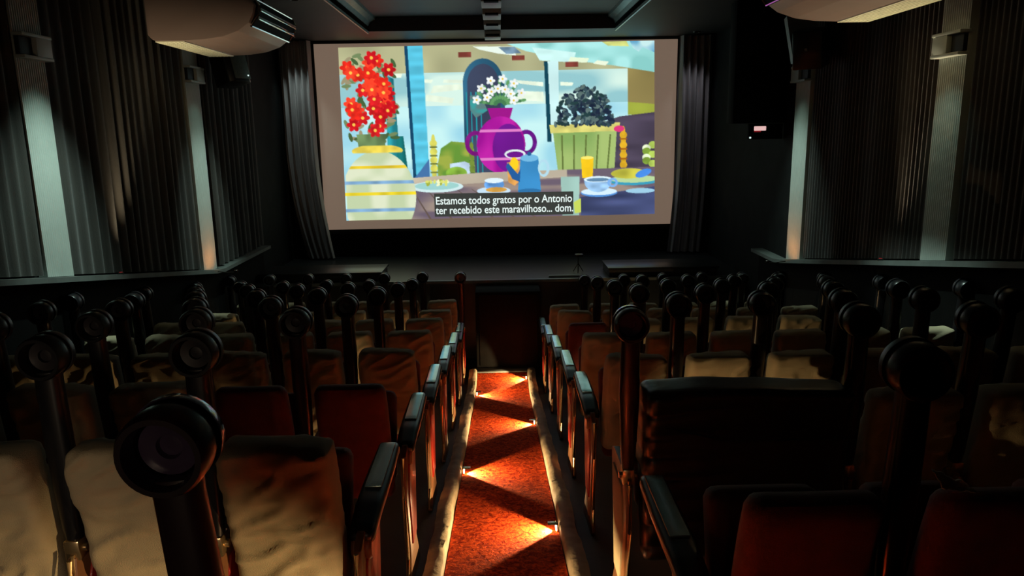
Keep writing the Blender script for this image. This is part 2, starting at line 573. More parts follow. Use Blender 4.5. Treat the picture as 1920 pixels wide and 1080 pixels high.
# ------------------------------------------------------------------ air conditioners
def air_conditioner(s, y0, L, label):
    """long axis along the room, outlet turned to the aisle"""
    xb = 2.62
    t = thing('air_conditioner', (s * xb, y0, EYE + .72), label, 'air conditioner', 'ceiling air conditioners')
    W_, Hh = .80, .34
    # section in (distance towards aisle, height)
    sec = [(0, .045), (.03, .012), (.06, 0), (.27, .0), (.42, .006), (.56, .025), (.68, .065), (.765, .125),
           (.80, .19), (.815, .25), (.79, .30), (.66, Hh), (0, Hh)]
    mb = MB()
    mb.prism([(-s * a, b) for a, b in sec], 'y', 0, L, 0.006)
    mb.build('casing', 'ac', t, smooth=25)
    mb = MB()
    xa, xc = sorted((-s * .045, -s * .265))
    mb.box((xa, .015, -.008), (xc, L - .012, .004), .003)
    for k in range(7):
        xx = -s * (.065 + k * .03)
        mb.box((xx - .002, .03, -.011), (xx + .002, L - .03, -.006))
    mb.build('intake_panel', 'ac_grille', t, smooth=25)
    rd = MB()
    for yy_ in (.15, L - .15):
        for xx_ in (.15, .6):
            rd.tube([(-s * xx_, yy_, Hh - .01), (-s * xx_, yy_, CEIL - EYE - .72)], .008, 8)
    rd.build('hanging_rods', 'metal', t)
    # outlet: recessed dark slot, chrome frame and two vanes
    mb = MB()
    mb.prism([(-s * a, b) for a, b in ((.776, .112), (.826, .19), (.836, .25), (.812, .292), (.79, .28), (.80, .2), (.755, .13))], 'y', .05, L - .05)
    mb.build('outlet_slot', 'dark_gap', t, smooth=0)
    fr = MB()
    prof = [(.770, .106), (.832, .188), (.842, .252), (.812, .300)]
    for y in (.04, L - .04):
        fr.tube([(-s * a, y, b) for a, b in prof], .008, 8)
    for a, b in (prof[0], prof[3]):
        fr.tube([(-s * a, .04, b), (-s * a, L - .04, b)], .009, 8)
    fr.build('outlet_frame', 'chrome', t)
    for k, (a, b) in enumerate(((.826, .165), (.846, .225))):
        v = MB()
        v.box((-s * a - .004, .06, b - .016), (-s * a + .004, L - .06, b + .012), .003)
        v.build('vane', 'chrome', t)
    return t


air_conditioner(-1, 5.90, 1.10, 'pale air conditioner hanging at the top left, side panel facing the view')
air_conditioner(1, 3.95, 1.40, 'air conditioner at the top right cut by the picture edge, cream underside')


# ------------------------------------------------------------------ wall loudspeakers
def wall_speaker(s, y, z, yaw, label):
    t = thing('wall_loudspeaker', (s * (WX - .27), y, z), label, 'loudspeaker', 'small loudspeakers on wall brackets', rotz=yaw)
    t.rotation_euler = (math.radians(-14), 0, yaw)
    t.scale = (.9, .9, .9)
    mb = MB()
    mb.prism([(-.13, .14), (.13, .14), (.155, -.10), (.10, -.15), (-.10, -.15), (-.155, -.10)], 'z', -.17, .17, .012)
    mb.build('cabinet', 'speaker', t)
    mb = MB()
    mb.box((-.105, -.168, -.145), (.105, -.148, .145), .006)
    mb.build('grille', 'grille', t)
    MB().lathe([(0, 0), (.008, 0), (.008, .006), (0, .008)], Matrix.Translation((.07, -.168, -.11)) @ Matrix.Rotation(PI / 2, 4, 'X'), n=14).build('status_light', 'led_w', t)
    br = MB()
    br.tube([(0, .12, .0), (0, .16, .02), (0, .19, .02)], .012, 8)
    br.build('bracket', 'bracket', t)
    return t


wall_speaker(-1, 7.72, EYE + .66, math.radians(62), 'black wedge loudspeaker on the left wall under the air conditioner')
wall_speaker(1, 6.48, EYE + .66, math.radians(-215), 'black tilted loudspeaker on the right wall beside the narrow pilaster')

# small bracket that carries the right loudspeaker
MBr = MB()
MBr.prism([(6.60, EYE + .55), (6.66, EYE + .55), (6.88, EYE + .95), (6.82, EYE + .97)], 'x', WX - .36, WX - .10)
o = MBr.build('wall_bracket', 'bracket', smooth=0)
tag(o, 'slanted pale metal bracket behind the right wall loudspeaker', 'bracket')

# the black cabinet on the right wall next to the stage, with a glowing indicator
t = thing('black_cabinet', (2.65, 7.75, EYE + .02), 'tall black box high on the right wall beside the stage curtain', 'cabinet')
MB().box((-.27, -.10, .04), (.265, .12, 1.225), .015).build('cabinet_body', 'speaker_matte', t)
MB().box((-.24, -.108, .08), (.24, -.098, 1.18), .004).build('cabinet_front', 'dark_gap', t)
t = thing('indicator_light', (2.67, 7.70, EYE - .03), 'small glowing white and pink light under the black box on the right', 'light')
MB().box((-.085, -.03, -.012), (.085, .03, .066), .006).build('housing', 'speaker_matte', t)
MB().box((-.062, -.04, .016), (.062, -.028, .060), .006).build('lit_panel', 'led', t)
MB().box((-.060, -.039, .002), (.010, -.028, .014), .003).build('red_strip', 'led_red', t)
MB().box((-.105, -.04, -.062), (-.088, -.028, -.045), .003).build('pilot_dot', 'led_w', t)
MB().box((-.11, -.028, -.07), (.235, .03, .086), .003).build('mount_plate', 'speaker_matte', t)

# ------------------------------------------------------------------ ceiling spine with light boxes
t = thing('ceiling_light_rail', (-.04, 3.0, CEIL + RISE), 'grey rail with square light boxes along the middle of the ceiling', 'light rail')
mb = MB().box((-.085, 0, -.10), (.085, 6.58, -.002), .006)
mb.build('rail', 'bracket', t)
for y in (1.0, 2.4, 3.8, 4.55, 5.35, 6.15):
    b = MB().box((-.10, y, -.165), (.10, y + .42, -.098), .008).build('light_box', 'bracket', t)
    MB().box((-.07, y - .004, -.15), (.07, y + .06, -.167), .002).build('louvre', 'dark_gap', b)
for ch in t.children:
    pass
t2 = thing('end_light_box', (-.04, 9.62, CEIL), 'pale light box hanging under the ceiling just above the screen', 'light box')
MB().box((-.10, 0, -.085), (.10, .30, -.002), .008).build('box_body', 'bracket', t2)
MB().box((-.085, -.008, -.07), (.085, .004, -.045), .002).build('louvre', 'dark_gap', t2)

# ------------------------------------------------------------------ screen
SY = 10.5
sx0, sx1 = -2.46, 2.47
sz0, sz1 = EYE - 1.30, EYE + 1.215
t = thing('cinema_screen', (0, SY, sz0), 'wide projection screen showing a bright breakfast table scene with subtitles', 'screen')
MB().box((sx0, 0, 0), (sx1, .04, sz1 - sz0), .004).build('screen_surface', 'screen', t)
fr = MB()
fw = .06
for lo, hi in (((sx0 - fw, -.02, -fw), (sx1 + fw, .05, 0)), ((sx0 - fw, -.02, sz1 - sz0), (sx1 + fw, .05, sz1 - sz0 + .015)),
               ((sx0 - fw, -.02, -fw), (sx0, .05, sz1 - sz0)), ((sx1, -.02, -fw), (sx1 + fw, .05, sz1 - sz0))):
    fr.box(lo, hi, .004)
fr.build('screen_frame', 'speaker', t)
# braces that hold the screen off the wall
br = MB()
for x in (-1.8, 0, 1.8):
    br.box((x - .04, .04, .3), (x + .04, YF - SY, .36))
br.build('screen_brace', 'metal', t)

# --- the projected frame, painted as colours on a fine grid.  P works in a 590 x 328 frame space
GW, GH = 470, 262
X0, Y0, X1, Y1 = 637.0, 78.0, 1228.0, 407.0
SS = 2
yy, xx = np.mgrid[0:GH * SS, 0:GW * SS]
PX = X0 + (xx + .5) / (GW * SS) * (X1 - X0)
PY = Y0 + (yy + .5) / (GH * SS) * (Y1 - Y0)
IMG = np.zeros((GH * SS, GW * SS, 3))
rng = np.random.RandomState(3)


def srgb(c):
    c = np.asarray(c, float) / 255.0
    return c


def vnoise(fx, fy, seed):
    r = np.random.RandomState(seed)
    nx, ny = int(fx) + 2, int(fy) + 2
    g = r.rand(ny + 1, nx + 1)
    gx = (PX - X0) / (X1 - X0) * fx
    gy = (PY - Y0) / (Y1 - Y0) * fy
    ix, iy = gx.astype(int), gy.astype(int)
    tx, ty = gx - ix, gy - iy
    tx, ty = tx * tx * (3 - 2 * tx), ty * ty * (3 - 2 * ty)
    return (g[iy, ix] * (1 - tx) + g[iy, ix + 1] * tx) * (1 - ty) + (g[iy + 1, ix] * (1 - tx) + g[iy + 1, ix + 1] * tx) * ty


def poly(pts):
    m = np.zeros(PX.shape, bool)
    n = len(pts)
    for i in range(n):
        xa, ya = pts[i]
        xb, yb = pts[(i + 1) % n]
        if ya == yb:
            continue
        c = ((ya > PY) != (yb > PY)) & (PX < (xb - xa) * (PY - ya) / (yb - ya) + xa)
        m ^= c
    return m


def ell(cx, cy, rx, ry, rot=0):
    a = math.radians(rot)
    dx, dy = PX - cx, PY - cy
    u = dx * math.cos(a) + dy * math.sin(a)
    v = -dx * math.sin(a) + dy * math.cos(a)
    return (u / rx) ** 2 + (v / ry) ** 2 < 1


def rect(a, b, c, d):
    return (PX >= a) & (PX < c) & (PY >= b) & (PY < d)


def paint(mask, col, var=0.0, fx=60, fy=40, seed=1, col2=None):
    c = srgb(col)
    if col2 is not None:
        n = vnoise(fx, fy, seed)[..., None]
        n = np.clip((n - .3) / .4, 0, 1)
        full = c * (1 - n) + srgb(col2) * n
    else:
        n = vnoise(fx, fy, seed)[..., None] if var else 0.5
        full = c * (1 + var * (n - .5) * 2)
    IMG[mask] = np.broadcast_to(full, IMG.shape)[mask]


A = np.ones(PX.shape, bool)
paint(A, (172, 172, 132), .12, 12, 8, 2)                                   # plaster wall
paint(A & (PY > 128), (140, 190, 196), col2=(205, 232, 220), fx=9, fy=9, seed=5)
paint(A & (PY > 190), (150, 205, 222), col2=(190, 232, 232), fx=10, fy=8, seed=6)
for q in ([(740, 128), (755, 128), (752, 136), (740, 136)], [(795, 140), (812, 141), (808, 147), (795, 146)],
          [(832, 141), (868, 143), (866, 149), (830, 147)], [(812, 152), (862, 150), (868, 160), (806, 166)],
          [(798, 168), (850, 176), (846, 186), (796, 180)], [(965, 145), (1018, 150), (1018, 158), (975, 152)],
          [(970, 165), (1018, 168), (1018, 186), (966, 182)], [(1050, 150), (1075, 152), (1072, 158), (1050, 157)]):
    paint(poly(q), (222, 236, 214), .05)
paint(poly([(1177, 125), (1228, 132), (1228, 215), (1177, 212)]), (142, 128, 80), .15, 8, 8, 7)
paint(poly([(1177, 190), (1228, 195), (1228, 214), (1177, 214)]), (140, 150, 60), .15, 20, 8, 7)
paint(poly([(1136, 225), (1160, 217), (1228, 210), (1228, 320), (1150, 320)]), (74, 66, 82), .15, 10, 30, 8)
# roof and beams
paint(poly([(950, 78), (1228, 76), (1228, 136), (1150, 122), (1050, 108), (985, 92)]), (130, 195, 190), col2=(165, 225, 222), fx=20, fy=16, seed=9)
paint(poly([(888, 82), (965, 84), (968, 100), (935, 96), (900, 88)]), (222, 236, 224))
paint(poly([(935, 84), (965, 84), (978, 96), (950, 97)]), (104, 130, 150), .2)
paint(poly([(998, 86), (1080, 97), (1075, 115), (1012, 110)]), (196, 236, 232), .04)
paint(poly([(1070, 105), (1105, 108), (1100, 116), (1065, 114)]), (220, 236, 205))
paint(poly([(1120, 112), (1142, 115), (1135, 122), (1112, 118)]), (225, 236, 210))
paint(poly([(1128, 78), (1175, 78), (1180, 88), (1140, 86)]), (198, 205, 120), .1)
paint(poly([(1180, 76), (1228, 76), (1228, 100), (1205, 90), (1198, 98), (1188, 92)]), (84, 150, 190), col2=(190, 225, 225), fx=34, fy=24, seed=12)
for a, b in ((860, 92), (960, 100), (1060, 114)):
    paint(rect(a, b, a + 24, b + 9), (124, 62, 54), .1)
# shutters and door
paint(poly([(722, 130), (738, 138), (746, 325), (722, 325)]), (40, 130, 140), .3, 60, 2, 13)
paint(poly([(738, 245), (752, 245), (760, 326), (740, 326)]), (30, 110, 110), .3, 60, 2, 14)
paint((ell(905, 150, 38, 46) & (PY < 150)) | rect(867, 150, 945, 322), (48, 92, 118), .2, 8, 8, 15)
paint((ell(905, 152, 30, 38) & (PY < 152)) | rect(875, 152, 937, 320), (62, 70, 92), .2, 5, 5, 16)
for k in range(4):
    paint(rect(872 + k * 9, 165, 874 + k * 9, 322), (40, 146, 158))
paint(poly([(880, 172), (900, 170), (912, 200), (890, 214), (880, 200)]), (60, 150, 150), col2=(90, 120, 120), fx=50, fy=40, seed=17)
# posts
paint(poly([(760, 78), (794, 78), (799, 326), (768, 326)]), (86, 186, 214), .10, 20, 40, 18)
paint(poly([(760, 78), (766, 78), (774, 326), (768, 326)]), (28, 70, 100))
paint(poly([(770, 326), (782, 312), (799, 290), (799, 326)]), (70, 110, 160))
paint(poly([(1021, 112), (1047, 112), (1047, 262), (1028, 262)]), (196, 232, 232), .05, 10, 20, 19)
paint(poly([(1020, 112), (1027, 112), (1032, 262), (1024, 262)]), (26, 68, 84))
# terrace chairs
def chair(cx, top, bot, c1, c2, w_=14):
    paint(rect(cx - w_ / 3, top + 12, cx + w_ / 3, bot), c1, .12, 60, 40, 20)
    for k in range(4):
        yk = top + 8 + k * (bot - top - 10) / 4
        paint(ell(cx, yk, w_ / 2, 7), c1, .1, 60, 40, 21)
        paint(rect(cx - w_ / 2, yk + 6, cx + w_ / 2, yk + 9), c2, .1)
    paint(ell(cx, top, 3.5, 9), c1)
paint(poly([(815, 300), (822, 270), (842, 257), (870, 260), (884, 280), (886, 325), (815, 326)]), (150, 164, 70), col2=(98, 142, 58), fx=30, fy=26, seed=22)
paint(poly([(838, 300), (866, 296), (880, 302), (880, 322), (838, 322)]), (178, 200, 220), .1)
paint(ell(850, 318, 20, 12), (120, 160, 60), .2)
chair(808, 252, 326, (206, 204, 92), (110, 120, 60))
chair(880, 268, 326, (112, 136, 60), (60, 90, 50), 10)
# wide magenta urn with white lilies on the far side of the table
paint(ell(888, 262, 20, 24) & ~ell(888, 262, 12, 16), (120, 30, 120), .1)
paint(ell(984, 262, 20, 24) & ~ell(984, 262, 12, 16), (96, 30, 124), .1)
paint(poly([(912, 196), (960, 196), (954, 216), (918, 216)]), (150, 30, 130))
paint((ell(936, 266, 46, 54)) & (PY < 322), (184, 40, 160), col2=(150, 26, 140), fx=30, fy=6, seed=23)
paint(ell(950, 272, 30, 46) & (PY < 322), (104, 30, 132), .15, 20, 10, 24)
for yk in (236, 290):
    paint(rect(896, yk, 976, yk + 5) & ell(936, 266, 46, 54), (214, 120, 190))
for k in range(9):
    a = PI * (k + .5) / 9
    for r in range(6):
        cx, cy = 936 + math.cos(a) * (10 + r * 7), 190 - math.sin(a) * (8 + r * 7)
        paint(ell(cx, cy, 5, 3, -math.degrees(a)), [(70, 120, 80), (96, 150, 96)][r % 2])
for k in range(12):
    a = PI * (k + .5) / 12
    rr_ = 26 + 18 * (k % 2)
    cx, cy = 936 + math.cos(a) * rr_, 186 - math.sin(a) * rr_
    for q in range(5):
        paint(ell(cx + 4 * math.cos(q * 1.26), cy + 4 * math.sin(q * 1.26), 5, 3, q * 72), (226, 232, 232), .06)
    paint(ell(cx, cy, 2, 2), (224, 190, 70))
# clipped dark shrub in a square olive planter at the right
paint(poly([(1034, 238), (1156, 236), (1150, 328), (1044, 328)]), (160, 184, 110), col2=(128, 162, 92), fx=14, fy=6, seed=25)
paint(poly([(1028, 230), (1162, 228), (1160, 244), (1030, 246)]), (206, 200, 112), .1)
for k in range(5):
    paint(poly([(1050 + k * 23, 250), (1053 + k * 23, 250), (1054 + k * 21, 326), (1051 + k * 21, 326)]), (96, 112, 60))
for k in range(240):
    a = rng.rand() * PI
    r = math.sqrt(rng.rand())
    cx, cy = 1095 + 56 * r * math.cos(a), 232 - 72 * r * math.sin(a)
    paint(ell(cx, cy, 6, 3.2, rng.rand() * 180), [(44, 58, 70), (56, 76, 84), (34, 44, 62), (92, 112, 110), (40, 62, 64)][k % 5], .1)
chair(1168, 244, 330, (216, 168, 44), (150, 90, 30))
paint(ell(1160, 240, 10, 6), (214, 60, 120))
for k in range(7):
    paint(ell(1216 + 8 * math.cos(k * 2.1), 272 + 6 * k, 8, 7), [(170, 196, 90), (214, 226, 190), (120, 150, 60)][k % 3], .1)
# breakfast table
paint(poly([(690, 330), (900, 318), (1228, 314), (1228, 407), (650, 407)]), (150, 134, 124), col2=(104, 92, 106), fx=6, fy=34, seed=26)
paint(poly([(690, 330), (900, 318), (1060, 316), (1060, 330), (860, 340), (680, 345)]), (190, 178, 158), .12, 10, 12, 27)
paint(poly([(1085, 370), (1228, 352), (1228, 407), (1085, 407)]), (66, 74, 110), .2, 8, 26, 28)
for k in range(6):
    paint(poly([(765 + k * 28, 350), (767 + k * 28, 350), (800 + k * 40, 407), (796 + k * 40, 407)]), (96, 82, 76))
# plates, cups, pot, glasses
paint(ell(812, 344, 50, 11), (198, 224, 226)); paint(ell(812, 342, 42, 8), (150, 200, 196))
for k in range(22):
    paint(ell(792 + rng.rand() * 44, 340 - rng.rand() * 9, 4, 2.4, rng.rand() * 180), [(210, 214, 110), (156, 168, 60), (232, 236, 190)][k % 3])
paint(ell(920, 354, 32, 8), (190, 216, 234)); paint(ell(921, 342, 19, 11), (96, 150, 214), .2); paint(ell(921, 334, 18, 5), (214, 232, 240))
paint(ell(925, 352, 20, 5), (200, 150, 70), .1)
paint(ell(1188, 340, 50, 9), (60, 150, 180)); paint(ell(1188, 337, 46, 7), (176, 206, 150))
paint(ell(1178, 326, 34, 10), (188, 184, 70), .15, 30, 20, 29); paint(ell(1206, 326, 16, 7, -20), (70, 130, 214), .1)
paint(ell(1200, 360, 28, 5), (150, 196, 220))
paint(poly([(1087, 294), (1111, 294), (1109, 333), (1089, 333)]), (232, 188, 36), .06); paint(ell(1099, 294, 12, 3), (250, 226, 110))
paint(ell(1121, 362, 35, 8.5), (84, 140, 210)); paint(ell(1121, 360, 34, 7), (204, 228, 240))
paint((ell(1119, 340, 26, 21) & (PY > 336)), (150, 192, 232), .15, 60, 40, 30)
paint(ell(1119, 336, 27, 6), (216, 236, 244)); paint(ell(1119, 337, 22, 3.6), (96, 130, 160))
paint(ell(1147, 343, 10, 9) & ~ell(1147, 343, 5.5, 4.5), (120, 170, 230))
paint(poly([(1048, 330), (1084, 330), (1082, 406), (1050, 406)]), (150, 186, 176), .12, 24, 10, 31)
paint(poly([(1072, 380), (1086, 372), (1086, 400), (1074, 402)]), (190, 206, 90))
paint(poly([(946, 300), (972, 296), (976, 330), (960, 345), (948, 338)]), (210, 150, 80), .15)
paint(ell(962, 284, 20, 9) & ~ell(962, 285, 16, 6), (214, 226, 226))
paint(ell(960, 303, 8, 13), (240, 200, 40))
paint(poly([(972, 292), (1006, 292), (1010, 356), (966, 356)]), (60, 134, 190), .10, 8, 10, 32)
paint(ell(989, 292, 17, 7), (110, 176, 216)); paint(ell(989, 284, 4, 4), (40, 90, 140)); paint(ell(988, 356, 22, 5), (50, 110, 160))
paint(poly([(972, 312), (966, 322), (948, 300), (944, 308), (956, 332), (970, 338)]), (40, 90, 150))
paint(ell(1016, 312, 11, 17) & ~ell(1015, 312, 7, 12), (170, 210, 226))
# foreground left: a big bunch of red flowers in a round cream jar
for k in range(90):
    paint(ell(644 + rng.rand() * 96, 84 + rng.rand() * 170, 9, 3.5, rng.rand() * 180), [(70, 96, 60), (110, 130, 90), (150, 140, 110)][k % 3])
paint(poly([(664, 240), (720, 240), (716, 272), (668, 272)]), (96, 120, 80), .3, 60, 10, 33)
for k in range(46):
    cx, cy = 648 + rng.rand() * 84, 96 + rng.rand() * 140
    c_ = [(216, 44, 34), (238, 66, 44), (190, 28, 36), (204, 36, 40)][k % 4]
    for q in range(6):
        paint(ell(cx + 7 * math.cos(q * 1.05), cy + 7 * math.sin(q * 1.05), 7, 4.5, q * 60), c_, .15, 80, 50, 40 + k)
    paint(ell(cx, cy, 3, 3), (240, 190, 80))
paint((ell(702, 360, 70, 88) & (PX > 640)), (184, 200, 160), col2=(212, 220, 190), fx=18, fy=10, seed=34)
paint(rect(652, 262, 752, 276) & ell(702, 272, 48, 12), (222, 200, 80), .1)
for yk, c_ in ((300, (220, 190, 50)), (330, (120, 160, 196)), (352, (222, 200, 50)), (384, (120, 160, 196))):
    paint(rect(636, yk, 780, yk + 6) & ell(702, 360, 70, 88), c_, .12, 40, 20, 37)
# projector colour: slight overall lift
lin = IMG.reshape(GH, SS, GW, SS, 3).mean(axis=(1, 3))
lin = np.clip(lin, 0, 1) ** 2.2
verts = []
qx0, qx1 = -2.27, 2.185
# keystoned corners of the projected frame (x, z)
TL, TR, BL, BR = (-2.13, EYE + 1.165), (2.15, EYE + 1.20), (-2.16, EYE - 1.175), (2.21, EYE - 1.155)
us = np.linspace(0, 1, GW)
vs = np.linspace(0, 1, GH)
U, V = np.meshgrid(us, vs)
bxm = (TL[0] * (1 - U) + TR[0] * U) * (1 - V) + (BL[0] * (1 - U) + BR[0] * U) * V
bzm = (TL[1] * (1 - U) + TR[1] * U) * (1 - V) + (BL[1] * (1 - U) + BR[1] * U) * V
co = np.stack([bxm, np.full_like(bxm, -.004), bzm - sz0], axis=-1).reshape(-1, 3)
idx = np.arange(GW * GH).reshape(GH, GW)
faces = np.stack([idx[:-1, :-1], idx[1:, :-1], idx[1:, 1:], idx[:-1, 1:]], axis=-1).reshape(-1, 4)
me = bpy.data.meshes.new('projected_picture')
me.vertices.add(len(co))
me.vertices.foreach_set('co', co.ravel())
me.loops.add(faces.size)
me.loops.foreach_set('vertex_index', faces.ravel())
me.polygons.add(len(faces))
me.polygons.foreach_set('loop_start', np.arange(0, faces.size, 4))
me.update(calc_edges=True)
ca = me.color_attributes.new('picture', 'FLOAT_COLOR', 'POINT')
rgba = np.ones((GW * GH, 4), dtype=np.float32)
rgba[:, :3] = lin.reshape(-1, 3)
ca.data.foreach_set('color', rgba.ravel())
pm = bpy.data.materials.new('projected_light')
pm.use_nodes = True
nt = pm.node_tree
b = nt.nodes['Principled BSDF']
at = nt.nodes.new('ShaderNodeVertexColor')
at.layer_name = 'picture'
b.inputs['Base Color'].default_value = (.02, .02, .02, 1)
b.inputs['Roughness'].default_value = .9
nt.links.new(at.outputs['Color'], b.inputs['Emission Color'])
b.inputs['Emission Strength'].default_value = PICTURE_STRENGTH
me.materials.append(pm)
po = bpy.data.objects.new('projected_picture', me)
COL.objects.link(po)
po.parent = t
po['label'] = 'bright projected breakfast scene'

# subtitle box and letters
def to_world(px, py):
    u = (px - X0) / (X1 - X0)
    v = (py - Y0) / (Y1 - Y0)
    x = (TL[0] * (1 - u) + TR[0] * u) * (1 - v) + (BL[0] * (1 - u) + BR[0] * u) * v
    z = (TL[1] * (1 - u) + TR[1] * u) * (1 - v) + (BL[1] * (1 - u) + BR[1] * u) * v
    return x, z - sz0


sub_dark = new_mat('subtitle_box', (0.03, 0.03, 0.03), 0.9, emit=(0.045, 0.05, 0.045), strength=1.0, var=.01)
sub_txt = new_mat('subtitle_text', (0.8, 0.8, 0.8), 0.9, emit=(0.80, 0.93, 0.90), strength=1.0, var=.01)
xa, za = to_world(806, 403)
xb, zb = to_world(1072, 359)
MB().box((xa, -.010, za), (xb, -.006, zb)).build('subtitle_box', sub_dark, t, smooth=0)
for line, px0, px1, pyb, in (('Estamos todos gratos por o Antonio', 809, 1069, 379), ('ter recebido este maravilhoso... dom.', 808, 1071, 398)):
    cu = bpy.data.curves.new('subtitle_line', 'FONT')
    cu.body = line
    cu.size = .17
    cu.offset = .0022
    tmp = bpy.data.objects.new('tmp_text', cu)
    COL.objects.link(tmp)
    bpy.context.view_layer.update()
    dg = bpy.context.evaluated_depsgraph_get()
    tm = bpy.data.meshes.new_from_object(tmp.evaluated_get(dg))
    bpy.data.objects.remove(tmp)
    wx0 = min(v.co.x for v in tm.vertices)
    wx1 = max(v.co.x for v in tm.vertices)
    ax, az = to_world(px0, pyb)
    bx_, bz_ = to_world(px1, pyb)
    s_ = (bx_ - ax) / (wx1 - wx0)
    for v in tm.vertices:
        x_ = (v.co.x - wx0) * s_
        v.co = Vector((ax + x_, -.0115, az + (bz_ - az) * x_ / (bx_ - ax) + v.co.y * .90))
    tm.materials.clear()
    tm.materials.append(sub_txt)
    so = bpy.data.objects.new('subtitle_line', tm)
    COL.objects.link(so)
    so.parent = t

# ------------------------------------------------------------------ stage curtains either side of the screen
def stage_curtain(xa, xb, zb_, label, flare):
    def fn(u, v):
        z = zb_ + (CEIL - .01 - zb_) * v
        k = 1 - v
        wgt = max(0, k - .45) / .55
        x = xa + (xb - xa) * u + flare * wgt * wgt * (1 - .3 * u)
        y = SY - .16 + .045 * math.sin(2 * PI * 5 * u + 1.2 * math.sin(v * 2)) + .03 * noise.noise(Vector((u * 5, v * 2, xa)))
        return Vector((x, y, z))
    o = MB().grid(70, 30, fn).build('stage_curtain', 'curtain', smooth=180)
    return tag(o, label, 'curtain', 'curtains either side of the screen')


SZ = EYE - 1.70
stage_curtain(-2.90, -2.47, SZ + .02, 'grey curtain hanging at the left edge of the screen', .22)
stage_curtain(2.46, 2.90, SZ + .02, 'dark grey curtain hanging at the right edge of the screen', -.10)

# ------------------------------------------------------------------ stage
ST_Y = 8.62
mb = MB()
mb.box((-WX, ST_Y, FRONT_Z), (WX, YF, SZ))
struct('stage', mb, 'stage', 'low black stage platform below the screen', 'stage', smooth=0)
mb = MB().box((-WX, ST_Y - .02, SZ - .035), (WX, ST_Y + .03, SZ + .004), .006)
struct('trim_6', mb, 'nosing', 'thin pale nosing along the front edge of the stage', 'nosing')
mb = MB().box((-WX, SY + .06, SZ), (WX, SY + .12, sz0 - .06))
struct('trim_7', mb, 'black_wall', 'black apron panel under the screen', 'panel', smooth=0)
for (xa_, xb_, lab) in ((-2.85, -1.42, 'low black platform on the left side of the stage'), (1.30, 2.6, 'low black platform on the right side of the stage')):
    t = thing('stage_platform', ((xa_ + xb_) / 2, 8.95, SZ), lab, 'platform', 'low platforms on the stage')
    hw = (xb_ - xa_) / 2
    MB().box((-hw, -.27, .0), (hw, .27, .085), .004).build('platform_body', 'stage_front', t)
    MB().box((-hw - .015, -.285, .085), (hw + .015, .285, .11), .006).build('platform_top', 'stage', t)
# black cabinet at the end of the aisle
t = thing('black_box_cabinet', (.08, 8.36, FRONT_Z), 'black box cabinet closing the end of the aisle below the stage', 'cabinet')
MB().box((-.37, -.18, .0), (.37, .20, .91), .01).build('cabinet_body', 'speaker_matte', t)
MB().box((-.33, -.19, .05), (.33, -.178, .88), .004).build('cabinet_front', 'dark_gap', t)
# small floor stand on the stage
t = thing('floor_stand', (.98, 8.98, SZ), 'tiny dim three legged stand on the stage right of centre', 'stand')
MB().tube([(-.02, 0, .02), (-.02, 0, .22)], .006, 8).build('pole', 'metal', t)
for k in range(3):
    a = k * 2 * PI / 3 + .4
    MB().tube([(-.02, 0, .12), (-.02 + .07 * math.cos(a), .07 * math.sin(a), .012)], .005, 6).build('leg', 'metal', t)
MB().box((-.06, -.03, .20), (.04, .03, .235), .008).build('head', 'metal', t)
t = thing('metal_strip', (.80, 8.74, SZ), 'short metal strip lying at the front of the stage right of centre', 'strip')
MB().box((-.22, -.02, .003), (.16, .02, .022), .004).build('strip_body', 'bracket', t)

# ------------------------------------------------------------------ aisle: carpet, curbs, step lights
CW = .275
mb = MB()
CY0, CYE = -2.0, 8.0
mb.prism([(CY0, floor_z(CY0) + .002), (YK, floor_z(YK) + .002), (CYE, FRONT_Z + .002), (CYE, FRONT_Z + .016), (YK, floor_z(YK) + .016), (CY0, floor_z(CY0) + .016)], 'x', -CW, CW)
o = mb.build('aisle_carpet', 'carpet', smooth=0)
tag(o, 'long orange red carpet runner down the middle aisle', 'carpet')
mb = MB().box((-.34, 8.01, FRONT_Z + .001), (.36, 8.165, FRONT_Z + .03), .006)
o = mb.build('threshold_plate', 'nosing', smooth=30)
tag(o, 'grey threshold strip where the aisle carpet ends', 'threshold')

for s, side in ((-1, 'left'), (1, 'right')):
    prof = [(0, 0.0), (0, .045), (.012, .062), (.05, .068), (.085, .058), (.095, .0)]
    def fn(u, v, s=s):
        y = CY0 + (8.0 - CY0) * u
        k = v * (len(prof) - 1)
        i = min(int(k), len(prof) - 2)
        f = k - i
        a = prof[i][0] * (1 - f) + prof[i + 1][0] * f
        b = prof[i][1] * (1 - f) + prof[i + 1][1] * f
        wr = noise.noise(Vector((y * 9, s * 3, v * 2))) * .008 + noise.noise(Vector((y * 2.2, s * 7, 0))) * .012
        return Vector((s * (CW + .004 + max(0, a + (wr if 0 < v < 1 else 0) * .8)), y, floor_z(y) + .001 + (b + wr * .6 if 0 < v < 1 else 0)))
    mb = MB().grid(420, 10, fn)
    o = mb.build('aisle_curb', 'curb', smooth=50)
    tag(o, f'wrinkled beige cloth covered curb along the {side} edge of the aisle carpet', 'curb', 'curbs beside the aisle carpet')

step_src = None


